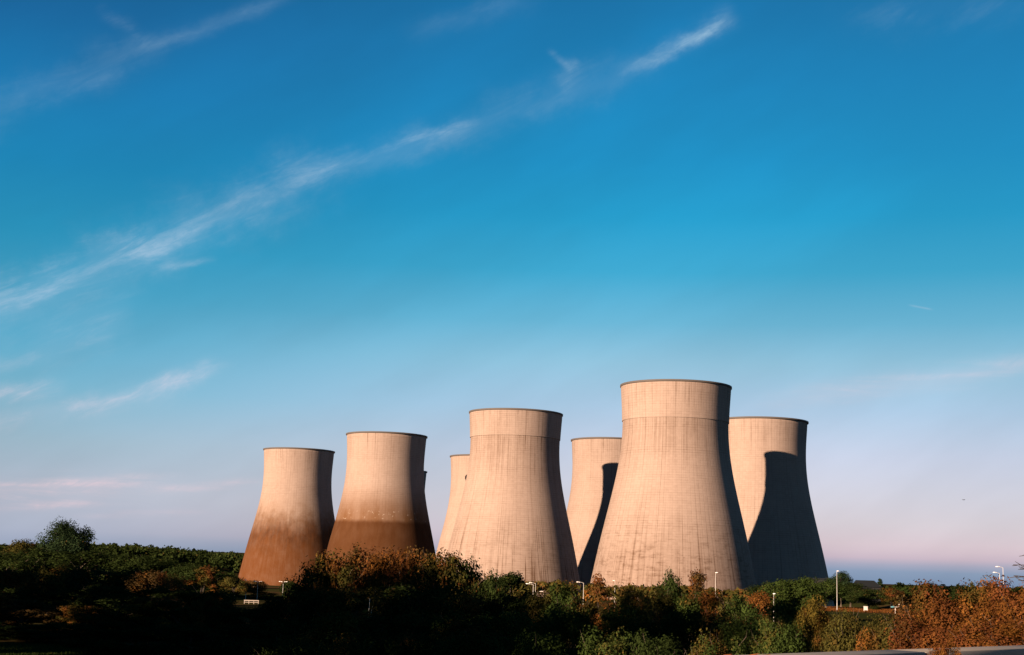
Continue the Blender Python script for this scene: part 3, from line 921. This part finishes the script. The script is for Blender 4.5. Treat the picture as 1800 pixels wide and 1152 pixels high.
# --- notable trees and bushes: kind, x, top y, half-width, distance, tint, turned, label, group
SHADE = 'dark trees in the shaded wood on the left'
L_BACK = 'dark rear tree of the shaded wood, just under the hill skyline'
L_MID = 'dark middle tree of the shaded wood, among brown and olive crowns'
L_FRONT = 'near black front tree of the shaded wood above the grass strip'
plants = [
    ('dense', 122, 919, 38, 420, 'teal', 0.0, 'rounded dark tree standing alone above the hill skyline', None),
    ('broad', 38, 950, 28, 400, 'olive', 0.25, 'yellowish tree top at the skyline left of the lone rounded tree', None),
    # left wood, back rank
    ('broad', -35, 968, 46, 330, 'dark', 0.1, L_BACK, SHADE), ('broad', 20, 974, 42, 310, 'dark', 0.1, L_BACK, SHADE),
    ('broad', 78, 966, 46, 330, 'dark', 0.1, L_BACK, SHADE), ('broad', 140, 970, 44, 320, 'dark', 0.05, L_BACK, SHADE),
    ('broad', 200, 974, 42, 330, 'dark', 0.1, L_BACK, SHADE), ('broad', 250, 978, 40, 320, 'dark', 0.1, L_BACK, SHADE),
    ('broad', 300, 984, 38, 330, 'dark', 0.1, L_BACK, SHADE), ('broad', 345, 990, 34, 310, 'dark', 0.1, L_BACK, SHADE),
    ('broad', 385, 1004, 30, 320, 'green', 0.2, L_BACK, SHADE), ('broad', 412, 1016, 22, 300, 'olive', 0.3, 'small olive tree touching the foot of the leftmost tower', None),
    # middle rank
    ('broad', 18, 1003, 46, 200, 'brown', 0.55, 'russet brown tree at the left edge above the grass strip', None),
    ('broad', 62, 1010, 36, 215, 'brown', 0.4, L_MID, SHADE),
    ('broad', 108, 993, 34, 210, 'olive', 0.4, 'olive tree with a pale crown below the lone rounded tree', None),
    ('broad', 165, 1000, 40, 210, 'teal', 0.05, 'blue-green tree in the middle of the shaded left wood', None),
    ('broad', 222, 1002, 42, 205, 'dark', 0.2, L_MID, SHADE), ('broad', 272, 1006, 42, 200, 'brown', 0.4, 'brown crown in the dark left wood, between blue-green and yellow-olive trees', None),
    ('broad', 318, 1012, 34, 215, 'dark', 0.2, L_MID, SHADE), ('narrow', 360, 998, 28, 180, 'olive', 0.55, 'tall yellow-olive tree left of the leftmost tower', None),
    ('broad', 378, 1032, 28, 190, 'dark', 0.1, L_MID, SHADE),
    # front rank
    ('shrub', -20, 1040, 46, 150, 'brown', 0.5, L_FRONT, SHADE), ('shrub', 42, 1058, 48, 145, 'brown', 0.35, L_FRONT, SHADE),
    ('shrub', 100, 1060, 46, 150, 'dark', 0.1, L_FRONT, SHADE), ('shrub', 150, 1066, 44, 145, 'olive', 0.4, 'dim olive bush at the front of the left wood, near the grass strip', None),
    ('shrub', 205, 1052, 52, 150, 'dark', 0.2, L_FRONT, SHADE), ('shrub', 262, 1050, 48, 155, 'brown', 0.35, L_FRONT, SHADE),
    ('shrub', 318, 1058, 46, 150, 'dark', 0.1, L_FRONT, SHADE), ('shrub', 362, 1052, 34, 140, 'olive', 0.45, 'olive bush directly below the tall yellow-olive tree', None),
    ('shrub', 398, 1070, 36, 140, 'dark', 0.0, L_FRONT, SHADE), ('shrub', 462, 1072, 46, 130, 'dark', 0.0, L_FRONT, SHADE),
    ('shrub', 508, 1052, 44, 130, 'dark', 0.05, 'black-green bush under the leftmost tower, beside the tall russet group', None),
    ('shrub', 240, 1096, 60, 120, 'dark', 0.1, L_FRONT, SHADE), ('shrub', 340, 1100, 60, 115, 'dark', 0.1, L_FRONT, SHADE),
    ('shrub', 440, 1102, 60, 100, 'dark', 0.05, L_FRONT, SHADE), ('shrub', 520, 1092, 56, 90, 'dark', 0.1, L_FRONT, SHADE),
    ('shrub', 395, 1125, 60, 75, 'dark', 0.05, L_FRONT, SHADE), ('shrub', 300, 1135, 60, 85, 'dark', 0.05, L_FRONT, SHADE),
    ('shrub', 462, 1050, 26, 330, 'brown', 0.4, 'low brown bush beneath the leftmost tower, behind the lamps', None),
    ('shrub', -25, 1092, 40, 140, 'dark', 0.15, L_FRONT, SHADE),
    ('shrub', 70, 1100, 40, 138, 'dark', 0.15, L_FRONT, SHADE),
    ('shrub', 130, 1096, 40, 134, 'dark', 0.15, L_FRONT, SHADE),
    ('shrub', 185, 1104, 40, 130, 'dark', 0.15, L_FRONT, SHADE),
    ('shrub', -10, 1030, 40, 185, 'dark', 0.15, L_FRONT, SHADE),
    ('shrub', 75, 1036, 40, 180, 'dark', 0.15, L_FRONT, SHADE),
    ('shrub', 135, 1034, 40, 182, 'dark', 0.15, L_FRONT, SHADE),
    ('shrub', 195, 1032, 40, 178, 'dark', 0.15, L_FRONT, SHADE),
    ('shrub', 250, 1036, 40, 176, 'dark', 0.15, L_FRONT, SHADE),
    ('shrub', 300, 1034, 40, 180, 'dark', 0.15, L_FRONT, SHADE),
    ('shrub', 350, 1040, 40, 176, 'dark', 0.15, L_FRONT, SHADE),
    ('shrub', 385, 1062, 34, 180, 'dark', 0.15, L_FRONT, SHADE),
    ('broad', 447, 1021, 22, 350, 'brown', 0.35, 'dim brown tree behind the two slim lamps at the leftmost tower', None),
    ('shrub', 424, 1025, 20, 342, 'dark', 0.1, 'dark bush at the left end of the white railing', None),
    ('shrub', 470, 1041, 24, 336, 'dark', 0.1, 'dark bush in the dip below the leftmost tower', None),
    ('shrub', 522, 1026, 24, 200, 'dark', 0.1, 'dark bush right of the twin lamp at the leftmost tower', None),
    ('shrub', 484, 1061, 40, 170, 'dark', 0.1, 'black-green bush below the white railing', None),
    ('broad', 507, 1021, 13, 318, 'dark', 0.1, 'small dark tree beside a twin lamp at the leftmost tower', None),
    # tall russet group in front of the second tower
    ('broad', 558, 1006, 40, 125, 'olive', 0.45, 'leftmost tree of the tall russet group, sloping down beside the leftmost tower', None),
    ('broad', 592, 975, 40, 122, 'olive', 0.50, 'olive-brown tree in front of the left foot of the straight-line stained tower', None),
    ('broad', 640, 966, 44, 126, 'brown', 0.62, 'brown autumn tree covering the middle foot of the straight-line stained tower', None),
    ('broad', 690, 972, 40, 120, 'rust', 0.70, 'rust red tree in the middle of the tall russet group', None),
    ('broad', 733, 970, 42, 124, 'brown', 0.72, 'orange-brown tree before the right foot of the straight-line stained tower', None),
    ('broad', 786, 975, 42, 112, 'olive', 0.45, 'olive tree at the left foot of the central streaked tower', None),
    ('broad', 832, 990, 34, 112, 'dark', 0.35, 'dark green tree at the right end of the tall russet group', None),
    ('broad', 862, 1010, 26, 105, 'dark', 0.2, 'dark shoulder tree stepping down left of a lone street lamp', None),
    ('narrow', 897, 1009, 27, 120, 'dark', 0.05, 'dark narrow tree rising in front of the central streaked tower', None),
    ('shrub', 570, 1040, 56, 98, 'dark', 0.3, 'dark bush below the leftmost tree of the russet group', None),
    ('shrub', 625, 1034, 56, 96, 'olive', 0.42, 'olive bush left of the white birch trunk', None),
    ('shrub', 700, 1032, 58, 100, 'dark', 0.25, 'dark bush right of the white birch trunk', None),
    ('shrub', 772, 1030, 56, 92, 'dark', 0.3, 'dark bush under the olive tree of the central streaked tower', None),
    ('shrub', 845, 1048, 46, 84, 'rust', 0.66, 'rust orange bush glowing below the dark right end of the russet group', None),
    ('shrub', 905, 1046, 48, 82, 'dark', 0.1, 'black-green bush under the dark narrow tree', None),
    ('shrub', 598, 1078, 50, 66, 'yellow', 0.40, 'yellow-green bush low in front of the russet group', None),
    ('shrub', 672, 1090, 56, 62, 'dark', 0.15, 'dark low bush in front of the birch trunk foot', None),
    ('shrub', 745, 1080, 54, 62, 'dark', 0.35, 'dim brownish bush low between birch and rust bush', None),
    ('shrub', 815, 1085, 56, 58, 'green', 0.35, 'green and orange flecked bush below the rust bush', None),
    ('shrub', 880, 1080, 52, 58, 'green', 0.25, 'deep green bush at the bottom, under the black-green bush', None),
    # hedge in front of the near towers
    ('shrub', 950, 1040, 42, 66, 'olive', 0.50, 'orange-tipped bush right of the lamp cluster at the streaked tower', None),
    ('shrub', 1000, 1028, 44, 64, 'green', 0.42, 'green bush at the gap between the two nearest towers', None),
    ('shrub', 1065, 1022, 50, 64, 'olive', 0.62, 'olive-orange bush at the left foot of the nearest tower', None),
    ('shrub', 1118, 1042, 42, 60, 'olive', 0.50, 'olive bush stepping down right of the olive-orange bush', None),
    ('broad', 1180, 1010, 27, 92, 'dark', 0.0, 'round dark green tree in front of the nearest tower', None),
    ('narrow', 1228, 1007, 22, 92, 'brown', 0.55, 'thin brown tree just right of the round dark tree', None),
    ('shrub', 1160, 1046, 44, 62, 'olive', 0.40, 'brownish bush below the round dark tree', None),
    ('shrub', 1212, 1044, 46, 66, 'green', 0.25, 'green bush below the thin brown tree', None),
    ('shrub', 1262, 1046, 44, 62, 'olive', 0.48, 'rust-flecked bush at the foot of the single tall lamp before the nearest tower', None),
    ('shrub', 1306, 1052, 42, 58, 'green', 0.40, 'green bush right of the lamp at the nearest tower', None),
    ('shrub', 1336, 1044, 30, 82, 'orange', 0.85, 'bright orange bush below the shadowed rear tower', None),
    ('shrub', 1382, 1060, 44, 50, 'green', 0.36, 'green bush left of the orange-leaved bush in the hedge', None),
    ('thicket', 1424, 1058, 38, 44, 'yellow', 0.62, 'hedge bush speckled with bright orange leaves', None),
    ('shrub', 1480, 1080, 40, 46, 'olive', 0.40, 'low olive bush right of the orange speckled hedge bush', None),
    ('thicket', 935, 1084, 56, 47, 'green', 0.22, 'large green bush at the bottom, left of centre', None),
    ('thicket', 1010, 1074, 58, 46, 'green', 0.36, 'yellow flecked green bush at the bottom centre', None),
    ('thicket', 1090, 1070, 60, 45, 'green', 0.30, 'tall green bush at the bottom below the olive-orange bush', None),
    ('thicket', 1165, 1080, 58, 44, 'dark', 0.25, 'dark green bush at the bottom below the round dark tree', None),
    ('thicket', 1238, 1078, 58, 43, 'dark', 0.30, 'dark brownish bush at the bottom below the thin brown tree', None),
    ('thicket', 1308, 1084, 56, 40, 'green', 0.28, 'deep green bush at the bottom below the bright orange bush', None),
    ('thicket', 1372, 1096, 52, 36, 'green', 0.24, 'green bush at the bottom just above the parapet end', None),
    ('thicket', 1484, 1088, 48, 36, 'olive', 0.42, 'olive bush in front of the lamp post field, above the parapet', None),
    ('thicket', 1540, 1090, 44, 34, 'olive', 0.46, 'olive-brown bush below the white box on legs', None),
    ('thicket', 950, 1118, 60, 33, 'green', 0.25, 'low green bush at the very bottom edge, left of centre', None),
    ('thicket', 1060, 1116, 60, 31, 'green', 0.12, 'low bush at the very bottom edge, in the centre', None),
    ('thicket', 1160, 1122, 60, 29, 'dark', 0.25, 'low dark bush at the very bottom edge, right of centre', None),
    ('thicket', 1260, 1126, 58, 27, 'green', 0.34, 'low green bush at the bottom edge where the parapet starts', None),
    ('thicket', 840, 1118, 62, 38, 'dark', 0.30, 'low dark bush at the bottom edge under the green and orange flecked bush', None),
    ('thicket', 730, 1118, 62, 42, 'dark', 0.28, 'low dark bush at the bottom edge under the dim brownish bush', None),
    ('thicket', 615, 1122, 62, 44, 'dark', 0.20, 'low dark bush at the bottom edge under the yellow-green bush', None),
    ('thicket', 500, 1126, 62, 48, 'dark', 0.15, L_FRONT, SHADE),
    # behind the field, right of the towers
    ('broad', 1340, 1030, 26, 330, 'dark', 0.05, 'dark tree at the corner where the nearest tower meets the shadowed tower', None),
    ('broad', 1378, 1020, 34, 300, 'green', 0.05, 'dark green tree before the left half of the shadowed rear tower', None),
    ('broad', 1416, 1016, 34, 300, 'green', 0.0, 'green tree before the right half of the shadowed rear tower', None),
    ('broad', 1452, 1021, 30, 430, 'green', 0.0, 'green tree left of the tall lamp in the field', None),
    ('broad', 1478, 1006, 20, 520, 'teal', 0.0, 'domed dark tree just right of the tall lamp head', None),
    ('broad', 1494, 1026, 30, 470, 'dark', 0.05, 'wide dark tree below the domed tree, behind the field', None),
    ('broad', 1528, 1036, 28, 450, 'dark', 0.2, 'dark tree in front of the dark roofed house', None),
    ('cone', 1547, 1018, 8, 610, 'teal', 0.0, 'small pointed conifer on the skyline beside the dark roofed house', None),
    ('broad', 1566, 1034, 26, 450, 'olive', 0.45, 'orange tinged tree behind the teal vane post', None),
    ('broad', 1602, 1030, 30, 460, 'green', 0.15, 'green tree on the right behind the teal vane post', None),
    ('broad', 1638, 1027, 28, 480, 'dark', 0.1, 'dark tree where the treeline meets the orange bushes', None),
    ('shrub', 1536, 1066, 10, 425, 'green', 0.1, 'small pale green bush between the white box and the vane post', None),
    ('broad', 1680, 1030, 30, 480, 'dark', 0.1, 'dark tree half hidden behind the lit orange bushes', None),
    # lit orange bushes on the right
    ('thicket', 1612, 1068, 63, 34, 'brown', 0.55, 'brown-orange bush right of the vane post', None),
    ('thicket', 1662, 1034, 69, 33, 'olive', 0.62, 'tall orange-brown bush left of the two lamps on the right', None),
    ('thicket', 1716, 1026, 60, 33, 'olive', 0.62, 'tallest orange bush directly below the two lamps on the right', None),
    ('thicket', 1786, 1027, 69, 27, 'rust', 0.72, 'large bright orange bush at the right edge', None),
    ('thicket', 1576, 1094, 60, 28, 'olive', 0.56, 'brownish bush above the parapet below the vane post', None),
    ('thicket', 1626, 1084, 69, 26, 'brown', 0.66, 'rust orange bush above the middle of the parapet', None),
    ('thicket', 1690, 1066, 75, 25, 'rust', 0.78, 'vivid rust bush between tall orange bush and parapet', None),
    ('thicket', 1752, 1056, 75, 23, 'orange', 0.84, 'vivid orange bush in front of the large bright one at the right edge', None),
    ('thicket', 1815, 1046, 75, 22, 'orange', 0.84, 'bright orange bush cut off by the right edge of the photo', None),
    ('thicket', 1655, 1106, 69, 20, 'rust', 0.78, 'low rust bush pressing against the parapet', None),
    ('thicket', 1735, 1098, 75, 19, 'orange', 0.82, 'low orange bush pressing against the parapet on the right', None),
    ('thicket', 1810, 1090, 75, 18, 'orange', 0.80, 'low orange bush against the parapet at the right corner', None),
]
for p in plants:
    plant(*p)
plant('thicket', 1668, 1134, 30, 11.6, 'rust', 0.7, 'small rust bush leaning over the parapet coping')
# birch
b_ = at(650, 1048, 94)
plant_at('sparse', b_.x, b_.y, gz(b_.x, b_.y), 2.6, b_.z - gz(b_.x, b_.y), 'olive', 0.4, 'slender birch with a white trunk among the dark bushes')

# tree belt added out of view on the left, placed to shade the foreground
belt = [(-23, 14), (-30, 38), (-40, 64), (-52, 92), (-68, 130), (-92, 185), (-108, 225)]
seg = [math.dist(belt[i], belt[i + 1]) for i in range(len(belt) - 1)]
tot = sum(seg)
for row in range(2):
    f = 0.0 if row == 0 else 22.0
    while f < tot:
        g_ = f
        i = 0
        while i < len(seg) - 1 and g_ > seg[i]:
            g_ -= seg[i]
            i += 1
        t_ = g_ / seg[i]
        x = belt[i][0] + (belt[i + 1][0] - belt[i][0]) * t_ - row * 8 + rnd.uniform(-1.5, 1.5)
        y = belt[i][1] + (belt[i + 1][1] - belt[i][1]) * t_ - row * 5 + rnd.uniform(-1.5, 1.5)
        top = (13.8 + 6.0 * min(1.0, f / 60.0)) * rnd.uniform(0.9, 1.12) + gz(x, y)
        plant_at('broad', x, y, gz(x, y) - 0.1, 9.5, top - gz(x, y), 'dark', 0.2, 'tall unseen tree of the belt added to shade the left wood', 'added tree belt shading the left wood')
        f += 8.2 + 3.0 * (f > 110)

# ------------------------------------------------------------------ grass
def grass_patch(name, pts, hgt, tint, turn, label, seed, wid=0.05):
    rs = np.random.default_rng(seed)
    pts = np.asarray(pts, dtype=np.float64)
    n = len(pts)
    a = rs.uniform(0, 6.28, n)
    h = hgt * rs.uniform(0.5, 1.3, n)
    w = wid * rs.uniform(0.6, 1.4, n)
    lean = rs.normal(size=(n, 2)) * 0.35 * h[:, None]
    dx = np.stack([np.cos(a) * w, np.sin(a) * w, np.zeros(n)], 1)
    tip = np.stack([lean[:, 0], lean[:, 1], h], 1)
    v = np.stack([pts - dx, pts + dx, pts + tip], 1).reshape(-1, 3)
    me = mesh_np(name, v, np.arange(n * 3).reshape(n, 3))
    at2 = me.attributes.new('tone', 'FLOAT', 'FACE')
    at2.data.foreach_set('value', rs.uniform(0, 1, n).astype(np.float32))
    o = ob(name, me, M['leaf'])
    o.color = (*TINT[tint], turn)
    return tag(o, label, 'grass', None, 'stuff')


rs = np.random.default_rng(17)
pts = []
for _ in range(26000):                         # dry meadow round the white box
    px, d = rs.uniform(1440, 1660), rs.uniform(400, 452)
    p = at(px, 1070, d)
    pts.append((p.x, p.y, gz(p.x, p.y)))
grass_patch('dry_grass', pts, 0.5, 'rust', 0.75, 'reddish dry grass of the open field round the white box', 1, 0.10)
pts = []
for _ in range(30000):                         # bank behind the parapet
    a, s = rs.uniform(-30, 45), rs.uniform(0.9, 10) ** 1.0
    p = P0 + RD * a + RN * s
    pts.append((p.x, p.y, gz(p.x, p.y) - 0.05))
grass_patch('bank_grass', pts, 0.42, 'olive', 0.35, 'rough grass on the road bank behind the parapet', 2, 0.02)
pts = []
for _ in range(16000):                         # grass strip low on the left
    px, d = rs.uniform(-40, 250), rs.uniform(114, 131)
    p = at(px, 1140, d)
    pts.append((p.x, p.y, gz(p.x, p.y)))
grass_patch('meadow_grass', pts, 0.3, 'green', 0.0, 'strip of green grass at the bottom left corner', 3, 0.06)

# ------------------------------------------------------------------ parapet
par = empty('parapet', (P0.x, P0.y, 7.0), math.atan2(RD.y, RD.x))
tag(par, 'low grey parapet with a flat coping across the bottom right corner', 'parapet')
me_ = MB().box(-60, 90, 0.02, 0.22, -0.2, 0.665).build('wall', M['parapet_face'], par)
for k in range(50):
    x0 = -60 + k * 3.0
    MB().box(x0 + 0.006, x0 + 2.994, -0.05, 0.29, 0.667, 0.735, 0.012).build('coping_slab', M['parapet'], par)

lfm = bmesh.new()
vs_ = [lfm.verts.new(p) for p in ((-0.06, 0, 0.004), (-0.01, -0.035, 0.016), (0.06, 0, 0.02), (-0.01, 0.035, 0.014), (0.0, 0, 0.004))]
for a_, b_2 in ((0, 1), (1, 2), (2, 3), (3, 0)):
    lfm.faces.new((vs_[a_], vs_[b_2], vs_[4]))
lfme = bpy.data.meshes.new('fallen_leaf')
lfm.to_mesh(lfme)
lfm.free()
M['dead_leaf'] = material('dead_leaf', (0.16, 0.055, 0.025), 0.8, spec=0.05)
for (u_, v_) in ((3.35, 0.02), (3.47, 0.09), (3.44, 0.00), (0.55, 0.06), (0.68, 0.02), (0.30, 0.10)):
    p = P0 + RD * u_ + RN * v_
    o = ob('fallen_leaf', lfme, M['dead_leaf'])
    o.location = (p.x, p.y, 7.737)
    o.rotation_euler = (rnd.uniform(-0.2, 0.2), rnd.uniform(-0.2, 0.2), rnd.uniform(0, 6.28))
    tag(o, 'curled reddish dead leaf lying on the parapet coping', 'leaf', 'dead leaves on the parapet')

# ------------------------------------------------------------------ lamps
def lamp(px, ytop, ybase, d, label, arms=((-1, 1.2),), hs=1.0, base_z=None):
    hs *= 0.62 if 850 < px < 1100 else 0.74
    top = at(px, ytop, d)
    g = gz(top.x, top.y)
    t = empty('street_lamp', (top.x, top.y, g), 0.0)
    tag(t, label, 'street lamp', 'street lamps between the trees and the towers')
    h = top.z - g
    pw = 0.13 * hs
    MB().tube([(0, 0, 0), (0, 0, h * 0.2), (0, 0, h * 0.22), (0, 0, h)], [pw, pw, pw * 0.75, pw * 0.5], 10).build('pole', M['lamp_metal'], t)
    for s, L in arms:
        MB().tube([(0, 0, h - 0.05), (s * L * 0.5, 0, h + 0.1), (s * L, 0, h + 0.14)], [pw * 0.5, pw * 0.42, pw * 0.38], 8).build('arm', M['lamp_metal'], t)
        hd = MB()
        hd.lump((s * (L + 0.38), 0, h + 0.16), (0.55 * hs, 0.26 * hs, 0.17 * hs), 2).box(s * L - 0.12, s * L + 0.12, -0.08, 0.08, h + 0.08, h + 0.2, 0.02)
        hd.build('lamp_head', M['lamp_head'], t)
    return t


lamp(1471, 1005, 1075, 405, 'tall single street lamp in the brown field, standing right of the shadowed tower', ((0.35, 0.5),), 1.0)
lamp(1258, 1008, 1047, 330, 'single street lamp standing in front of the nearest tower', ((0.3, 0.5),), 0.9)
lamp(1360, 1046, 1060, 170, 'short post lamp in front of the shadowed rear tower', ((0.2, 0.2),), 0.35)
lamp(1757, 1008, 1032, 330, 'lower lamp of the pair above the orange bushes on the right', ((-1, 0.8),), 1.0)
lamp(1763, 998, 1032, 320, 'higher lamp of the pair above the orange bushes on the right', ((-1, 0.9),), 1.0)
lamp(875, 1016, 1030, 330, 'lamp left of the dark narrow tree at the streaked tower', ((0.15, 0.2),), 1.0)
lamp(937.5, 1028, 1045, 300, 'front left-armed lamp beside the dark narrow tree', ((-1, 0.9),), 1.0)
lamp(941.5, 1026, 1045, 330, 'rear lamp of the close pair beside the dark narrow tree', ((-1, 0.9),), 0.9)
lamp(944, 1041, 1050, 320, 'low lamp with its head to the right, beside the lamp pair', ((1, 0.7),), 1.0)
lamp(1026, 1025, 1035, 310, 'lamp with a long left arm in the dark gap between the two nearest towers', ((-1, 0.9),), 1.0)
lamp(1081, 1022, 1030, 330, 'small lamp head peeping over the olive-orange bush at the nearest tower', ((-0.4, 0.3),), 0.8)
lamp(414.5, 1019.5, 1030, 320, 'twin lamp at the left edge of the leftmost tower', ((-1, 0.35), (1, 0.35)), 0.62)
lamp(433.5, 1021, 1055, 320, 'plain slim pole lamp at the left end of the white railing', ((-0.5, 0.3),), 0.62)
lamp(453.5, 1023.5, 1055, 320, 'twin lamp at the right end of the white railing', ((-1, 0.35), (1, 0.35)), 0.62)
lamp(498, 1024, 1040, 310, 'twin lamp above the small dark tree at the leftmost tower', ((-1, 0.35), (1, 0.35)), 0.62)

# ------------------------------------------------------------------ white railing, box on legs, vane post
q = at(442, 1056, 286)
ra = empty('railing', (q.x, q.y, gz(q.x, q.y)))
tag(ra, 'low white railing between two lamps below the leftmost tower', 'railing')
MB().box(-1.5, 1.5, -0.04, 0.04, 0.60, 0.78).build('top_rail', M['weathered_white'], ra)
MB().box(-1.5, 1.5, -0.03, 0.03, 0.28, 0.38).build('bottom_rail', M['weathered_white'], ra)
for x in (-1.4, -0.5, 0.5, 1.4):
    MB().box(x - 0.05, x + 0.05, -0.045, 0.045, -0.2, 0.598).build('post', M['weathered_white'], ra)

q = at(1522, 1083.5, 404)
bx = empty('instrument_box', (q.x, q.y, gz(q.x, q.y)), R(-8))
tag(bx, 'white louvred box on thin legs standing in the brown field', 'instrument box')
hb = at(1522, 1066, 404).z - gz(q.x, q.y)
w_ = 0.47
for s in (-1, 1):
    MB().box(s * w_ - 0.07, s * w_ + 0.07, -0.07, 0.07, 0, hb * 0.33).build('leg', M['white_paint'], bx)
for s in (-1, 1):
    MB().box(s * w_ - 0.07, s * w_ + 0.07, 0.70, 0.84, 0, hb * 0.33).build('leg', M['white_paint'], bx)
MB().box(-w_ - 0.06, w_ + 0.06, -0.06, 0.83, hb * 0.33, hb * 0.95).build('body', M['white_paint'], bx)
for k in range(6):
    z0 = hb * (0.37 + 0.095 * k)
    MB().box(-w_ + 0.06, w_ - 0.06, -0.11, -0.062, z0, z0 + hb * 0.06).build('slat', M['white_paint'], bx)
mb = MB()
mb.box(-w_ - 0.14, w_ + 0.14, -0.16, 0.94, hb * 0.952, hb, 0.02).build('roof', M['white_paint'], bx)

q = at(1574, 1084, 398)
vg = gz(q.x, q.y)
hv = at(1574, 1067.5, 398).z - vg
vp = empty('wind_vane_post', (q.x, q.y, vg))
tag(vp, 'white post carrying a teal vane and an upturned white cup, right of the white box', 'wind vane')
MB().tube([(0, 0, 0), (0, 0, hv)], [0.13, 0.11], 10).build('post', M['white_paint'], vp)
va = MB()
va.lump((-0.72, 0, hv + 0.02), (0.62, 0.06, 0.26), 2)
va.build('vane', M['teal_paint'], vp)
MB().tube([(-0.2, 0, hv), (0.5, 0, hv + 0.02), (0.95, 0, hv + 0.12), (1.05, 0, hv + 0.35)], [0.09, 0.09, 0.1, 0.1], 8).build('arm', M['white_paint'], vp)
MB().tube([(1.06, 0, hv + 0.34), (1.10, 0, hv + 0.95)], [0.16, 0.2], 10).build('cup', M['white_paint'], vp)

# ------------------------------------------------------------------ buildings on the horizon
def house(px0, px1, yroof, yeave, d, label, name, cat, gable=True):
    a = at(px0, yroof, d)
    b = at(px1, yroof, d)
    L = (b - a).length
    g = gz(a.x, a.y)
    top = at((px0 + px1) / 2, yroof, d).z
    eave = at((px0 + px1) / 2, yeave, d).z
    t = empty(name, ((a.x + b.x) / 2, (a.y + b.y) / 2, g))
    tag(t, label, cat)
    h, e = top - g, eave - g
    dp = 8.0
    MB().box(-L / 2 + 0.3, L / 2 - 0.3, -dp / 2, dp / 2, 0, e).build('wall', M['wall_dark'], t)
    if gable:
        mb = MB()
        x0, x1, y0, y1 = -L / 2 - 0.2, L / 2 + 0.2, -dp / 2 - 0.5, dp / 2 + 0.5
        A, B, C_, D = (x0, y0, e), (x1, y0, e), (x1, y1, e), (x0, y1, e)
        E_, F_ = (x0 + 1.2, 0, h), (x1 - 2.2, 0, h)
        mb.face([A, B, F_, E_]).face([C_, D, E_, F_]).face([B, C_, F_]).face([D, A, E_]).face([A, D, C_, B])
        bmesh.ops.remove_doubles(mb.bm, verts=mb.bm.verts[:], dist=0.001)
        mb.build('roof', M['roof_dark'], t, smooth=False)
    else:
        MB().box(-L / 2, L / 2, -dp / 2 - 0.3, dp / 2 + 0.3, e + 0.003, h).build('roof', M['roof_dark'], t)
    n = max(2, int(L / 3.2))
    for k in range(n):
        x = -L / 2 + (k + 0.5) * L / n
        MB().box(x - 0.55, x + 0.55, -dp / 2 - 0.05, -dp / 2 + 0.05, e * 0.35, e * 0.75).build('window', M['window_dark'], t)
    return t


house(1500, 1545, 1020.5, 1032, 600, 'dark house with a long hipped roof on the skyline right of the domed tree', 'house', 'house')
house(1425, 1486, 1017, 1019, 760, 'flat roofed dark building at the foot of the shadowed rear tower', 'low_building', 'building', gable=False)

# ------------------------------------------------------------------ overhanging branch at the right edge, bird
tb = at(1900, 1090, 15.0)
g = gz(tb.x, tb.y)
bt = empty('twiggy_tree', (tb.x, tb.y, g))
tag(bt, 'thin dark branches reaching in from the right edge above the orange bush', 'tree')
loc = lambda px, py, d: at(px, py, d) - Vector((tb.x, tb.y, g))
top = loc(1893, 940, 15.0)
mid_ = loc(1897, 1010, 15.0)
MB().tube([(0, 0, -0.2), mid_, top], [0.06, 0.045, 0.012], 7).build('trunk', M['bark'], bt)
tw = MB()
rs2 = random.Random(4)
for (sx, sy, ex, ey) in ((1896, 1004, 1781, 993), (1896, 1010, 1793, 1000), (1896, 985, 1800, 975), (1897, 1040, 1790, 1020), (1895, 1030, 1782, 1012), (1895, 960, 1830, 930)):
    a, e = loc(sx, sy, 15.0), loc(ex, ey, 14.6)
    m_ = a.lerp(e, 0.5) + Vector((0, 0, 0.02))
    tw.tube([a, m_, e], [0.016, 0.009, 0.003], 5, cap=False)
    for k in range(12):
        f = 0.25 + 0.75 * k / 12
        b0 = a.lerp(e, f)
        dv = (e - a).normalized() * 0.10 + Vector((rs2.uniform(-.03, .03), rs2.uniform(-.03, .03), rs2.uniform(-0.035, 0.04)))
        tw.tube([b0, b0 + dv], [0.005, 0.002], 4, cap=False)
tw.build('twigs', M['bark'], bt)

q = at(1694, 879, 260)
bd = MB()
bd.lump((0, 0, 0), (0.20, 0.07, 0.06), 2).lump((-0.22, 0, 0.02), (0.06, 0.045, 0.045), 1)
bd.face([(0.16, -0.03, 0.0), (0.34, -0.06, 0.01), (0.34, 0.06, 0.01), (0.16, 0.03, 0.0)])
bo = bd.build('bird', M['feather'])
wg = MB()
for s in (-1, 1):
    wg.face([(-0.10, s * 0.05, 0.03), (0.10, s * 0.05, 0.03), (0.16, s * 0.30, 0.10), (0.14, s * 0.52, 0.04), (-0.02, s * 0.34, 0.11)])
wo_ = wg.build('wing', M['feather'], bo)
bo.location = q
bo.rotation_euler = (0, 0, R(25))
tag(bo, 'tiny dark bird flying in the pale sky right of the towers', 'bird')
